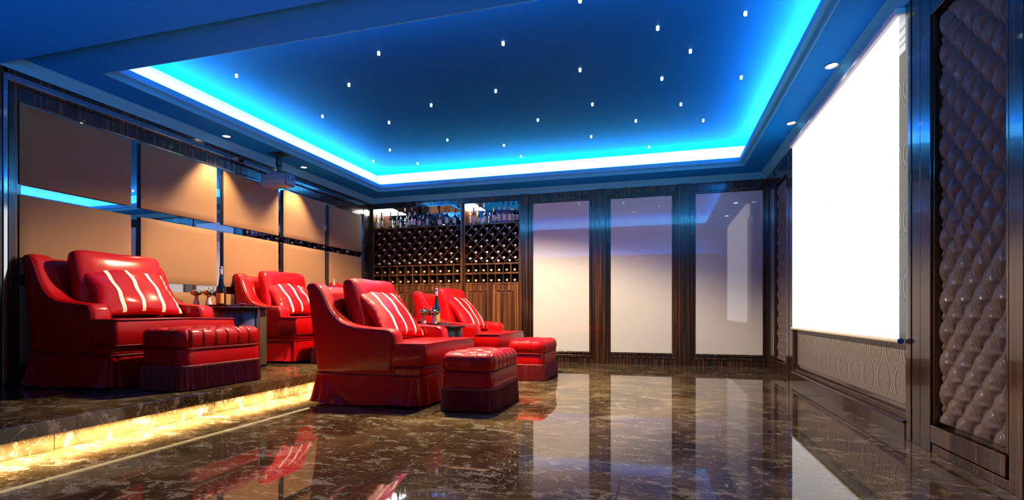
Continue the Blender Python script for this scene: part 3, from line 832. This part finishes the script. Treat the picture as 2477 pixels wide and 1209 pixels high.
# lying bottles, neck to the front
def lying(name, foil):
    mb = MB(); mb.lathe([(.0001, -.30), (.040, -.295), (.042, -.12), (.030, -.085), (.016, -.055), (.0145, -.03)], n=16, axis='y', cap=False)
    mb.lathe([(.0175, -.035), (.0195, .0), (.0185, .008), (.0001, .010)], n=14, axis='y', mi=1, cap=False)
    return mb.build(name, ['glass_black', foil], smooth=50)
lw = lying('wine_bottle', 'foil_white'); first = True
rn_ = {0: 'left', 1: 'right'}
R_ord = ['top', 'second', 'third', 'fourth', 'fifth', 'sixth', 'bottom']
for ci in (0, 1):
    x0, x1 = SX[ci]
    # lattice crossing heights: LZ0 + k*.1046 ; bottle rests just above each crossing bottom
    rowsz = [2.335, 2.232, 2.127, 2.022, 1.918, 1.813, 1.762]
    for r, z in enumerate(rowsz):
        A = r in (0, 2, 4, 6)
        xs_ = [LATX[ci][0]-.02+(.2092*k if A else .2092*(k-.5)) for k in range(-1, 10)]
        xs_ = [x for x in xs_ if x0+.05 < x < x1-.045]
        for k, x in enumerate(xs_):
            if first: o = lw; first = False
            else: o = lw.copy(); COL.objects.link(o)
            o.location = (x, F-.002, z); o.rotation_euler = (radians(2), 0, radians(random.uniform(-4, 4)))
            tag(o, 'white capped bottle lying in the %s lattice, %s row, %s from left' % (rn_[ci], R_ord[r], ORD[k]), 'wine bottle', 'wine bottles in the %s diamond lattice' % rn_[ci])
lc = lying('wine_bottle', 'cork'); first = True
for ci in (0, 1):
    t, a0, a1, cw, cx = CB[ci]
    for r, z in enumerate((zc1+.052, zc0+.052)):
        for k in range([11, 7][ci]):
            if first: o = lc; first = False
            else: o = lc.copy(); COL.objects.link(o)
            o.location = (cx+a0+(k+.5)*cw, F+.0, z); o.rotation_euler = (0, 0, radians(random.uniform(6, 10)))
            tag(o, 'corked bottle in the %s cabinet pigeonholes, %s row, %s from left' % (rn_[ci], ['upper', 'lower'][r], ORD[k]), 'wine bottle', 'corked bottles in the %s pigeonholes' % rn_[ci])
# standing bottles in the niches: (px, top, bottom) in crop pixels, kind
K = {'g': ('glass_green', 'foil_white'), 'k': ('glass_black', 'black_lacquer'), 'w': ('glass_black', 'foil_white'), 's': ('glass_smoke', 'foil_silver'),
     'p': ('glass_purple', 'foil_white'), 'a': ('glass_amber', 'foil_white'), 'o': ('glass_black', 'foil_gold')}
KN = {'g': 'green', 'k': 'black capped', 'w': 'black white-capped', 's': 'smoky square', 'p': 'purple', 'a': 'amber', 'o': 'black gold-capped'}
N1 = [(112, 265, 440, 'g', .040, 0), (178, 230, 433, 'k', .028, 0), (290, 232, 435, 'w', .030, 0), (340, 345, 430, 'g', .018, .06), (383, 230, 430, 'w', .028, 0), (424, 283, 425, 'w', .022, .12), (498, 275, 420, 'w', .022, .14),
      (530, 230, 428, 'w', .032, 0), (597, 220, 425, 'w', .042, 0), (665, 262, 420, 's', .036, 0), (708, 265, 412, 'w', .026, .12), (765, 210, 405, 's', .034, .07), (915, 258, 405, 'a', .042, 0), (1003, 190, 402, 'w', .034, 0), (1055, 315, 400, 'w', .018, .14), (1110, 225, 398, 'w', .042, 0)]
N2 = [(100, 178, 388, 'a', .036, .10), (190, 165, 385, 'a', .044, 0), (255, 205, 380, 'g', .040, .0), (340, 195, 375, 's', .034, 0), (400, 237, 372, 's', .024, .10), (447, 165, 370, 'o', .032, 0), (512, 150, 362, 'p', .034, 0), (580, 150, 362, 'p', .034, 0), (646, 150, 358, 'p', .034, 0), (705, 158, 357, 'w', .034, .05), (757, 165, 355, 'w', .026, 0)]
for ci, (LST, ox, sc_) in enumerate(((N1, 890, 5.258), (N2, 1110, 5.256))):
    for k, (bx_, bt, bb_, kd, r, dy) in enumerate(LST):
        Yp = F+.05+dy; xx, zt = wx(ox+bx_/sc_, 470+bt/sc_, Yp); z0 = zl1+.029
        h = max(.14, min(.335, zt-z0+.0)); mt, cp = K[kd]
        bt_ = make_bottle(h, r, .0125 if r < .04 else .014, mt, cp, True, square=(kd == 's' or r > .041 and kd == 'w'), sh=.56 if kd != 'g' else .45)
        xx = max(SX[ci][0]+.03+r, min(SX[ci][1]-.03-r, xx))
        bt_.location = (xx, Yp, z0); bt_.name = 'liquor_bottle'
        tag(bt_, '%s bottle standing in the %s cabinet niche, %s from left' % (KN[kd], rn_[ci], ORD[k]), 'bottle', 'bottles standing in the %s niche' % rn_[ci])

# ------------------------------------------------------------------ side tables and what stands on them
def make_table(loc, label):
    t = thing('side_table', loc, label, 'side table', 'dark side tables between the chairs')
    MB().lathe([(.0001, .667), (.345, .667), (.36, .672), (.362, .680), (.36, .688), (.345, .692), (.0001, .692)], n=56).build('tabletop', 'black_lacquer', t, smooth=40)
    MB().lathe([(.28, .02), (.29, .03), (.29, .655), (.28, .667)], n=48).build('drum_body', 'smoked_body', t, smooth=40)
    MB().lathe([(.30, 0), (.30, .02), (.0001, .02)], n=48).build('plinth', 'black_metal', t, smooth=40)
    for a in (-8, 100, 190):
        x, y = .315*cos(radians(a)), .315*sin(radians(a))
        MB().lathe([(.011, .0), (.011, .667)], (x, y, 0), 10).build('post', 'chrome', t, smooth=40)
    MB().lathe([(.008, .0), (.008, .035), (.017, .04), (.020, .05), (.017, .06), (.0001, .064)], (0, -.288, .56), 14, 'y').build('knob', 'black_metal', t, smooth=40).rotation_euler = (0, 0, radians(48))
    return t
basic('smoked_body', (.050, .040, .022), .28, 0, .2)
T1 = (-4.66, 4.86, PZ); T2 = (-2.58, 5.79, 0); T3 = (-4.80, 6.98, PZ)
tb = make_table(T1, 'round dark drum side table on the platform between two chairs')
for L_, lab in ((T2, 'round dark drum side table on the lower floor between two chairs'), (T3, 'round dark drum side table behind the front chair on the platform')):
    c = copy_tree(tb); c.location = L_; c['label'] = lab
def make_champagne(): return make_bottle(.44, .050, .016, 'glass_black', 'foil_silver', True, .42, .72, l0=.06, l1=.32, capf=.80, lm='label_orange')
def make_ornament(loc, label):
    t = thing('glass_ornament', loc, label, 'ornament', 'gold-domed glass ornaments')
    MB().lathe([(.0001, 0), (.030, 0), (.034, .006), (.034, .03), (.020, .075), (.018, .11), (.022, .115), (.0001, .115)], n=22).build('glass_stem', 'milky_glass', t, smooth=50)
    MB().lathe([(.012, .112), (.042, .122), (.060, .140), (.063, .152), (.058, .168), (.040, .180), (.012, .186), (.0001, .187)], n=30).build('dome', 'brass', t, smooth=60)
    MB().lathe([(.004, .185), (.004, .215), (.007, .218), (.0001, .224)], n=10).build('pin', 'chrome', t, smooth=50)
    return t
basic('milky_glass', (.85, .82, .80), .12, 0, .5, trans=.35)
def make_wineglass(loc, label):
    t = thing('wine_glass', loc, label, 'wine glass', 'wine glasses on the side tables')
    MB().lathe([(.0001, 0), (.036, 0), (.036, .003), (.006, .008), (.004, .02), (.004, .10), (.010, .108), (.032, .13), (.040, .165), (.036, .21), (.032, .235), (.0305, .235), (.034, .21), (.038, .165), (.030, .133), (.0001, .112)], n=26, cap=False).build('glass_bowl', 'clear_glass', t, smooth=70)
    MB().lathe([(.0001, .1125), (.029, .134), (.0365, .163), (.0355, .18), (.0001, .18)], n=24).build('wine_fill', 'wine', t, smooth=50)
    return t
def make_tumbler(loc, label):
    t = thing('tumbler', loc, label, 'tumbler', 'tumblers on the side tables')
    MB().lathe([(.0001, 0), (.034, 0), (.040, .09), (.038, .09), (.032, .012), (.0001, .012)], n=24, cap=False).build('glass', 'clear_glass', t, smooth=50)
    MB().lathe([(.0001, .013), (.0315, .013), (.0345, .045), (.0001, .045)], n=20).build('drink', 'amber_drink', t, smooth=40)
    return t
def make_tray(loc, label):
    t = thing('serving_tray', loc, label, 'tray', 'serving trays on the side tables')
    tr = MB(); tr.box(-.13, .13, -.20, .20, 0, .008); frame = (-.13, .13, -.20, .20)
    ring_slab(tr, (-.13, .13, -.20, .20), (-.122, .122, -.192, .192), .008, .022); tr.build('tray_body', 'black_lacquer', t, bevel=.002)
    for s in (-1, 1):
        x = s*.145
        MB().tube([(s*.128, -.05, .018), (x, -.05, .035), (x, .05, .035), (s*.128, .05, .018)], .006, 8).build('handle', 'chrome', t, smooth=True)
    return t
DEPTH = .692
def at(T, dx, dy, dz=0): return (T[0]+dx, T[1]+dy, T[2]+DEPTH+.0005+dz)
def onpx(px, Yp, X=False):
    u = (px-1238.5)/1248.6; rx = u*cos(A_)-sin(A_); ry = u*sin(A_)+cos(A_); return rx/ry*Yp
sets = [(T1, 'the platform table at left', (475, 4.66), (505, 4.70), (535, 4.66), (523, 4.78), None),
        (T2, 'the lower table', (1025, 5.66), (1051, 5.68), (1056, 5.85), (1040, 5.80), (1012, 5.90))]
tray0 = None; orn0 = None; ch0 = None; wg0 = None
for T, nm, a, b, c, w, tu in sets:
    if tray0 is None:
        tray0 = make_tray(at(T, -.06, -.04), 'black serving tray with chrome handles on %s' % nm)
    else:
        q = copy_tree(tray0); q.location = at(T, -.03, -.04); q['label'] = 'black serving tray with chrome handles on %s' % nm
    for i, p in enumerate((a, b)):
        loc = (onpx(*p), p[1], T[2]+DEPTH+.009); lb = 'gold-domed glass ornament on %s, %s of the pair' % (nm, ['left', 'right'][i])
        if orn0 is None: orn0 = make_ornament(loc, lb)
        else: q = copy_tree(orn0); q.location = loc; q['label'] = lb
    loc = (onpx(*c), c[1], T[2]+DEPTH+.009)
    if ch0 is None: ch0 = make_champagne(); ch0.name = 'champagne_bottle'; q = ch0
    else: q = copy_tree(ch0)
    q.location = loc; tag(q, 'tall champagne bottle with silver foil on %s' % nm, 'bottle', 'champagne bottles on the side tables')
    loc = (onpx(*w), w[1], T[2]+DEPTH+.0005)
    if wg0 is None: wg0 = make_wineglass(loc, 'red wine glass behind the bottle on %s' % nm)
    else: q = copy_tree(wg0); q.location = loc; q['label'] = 'red wine glass behind the bottle on %s' % nm
    if tu: make_tumbler((onpx(*tu), tu[1], T[2]+DEPTH+.0005), 'short tumbler of drink at the left of the lower table')
q = copy_tree(ch0); q.location = (onpx(808, 6.95), 6.95, PZ+DEPTH+.0005); q['label'] = 'champagne bottle whose silver top shows above the front chair'
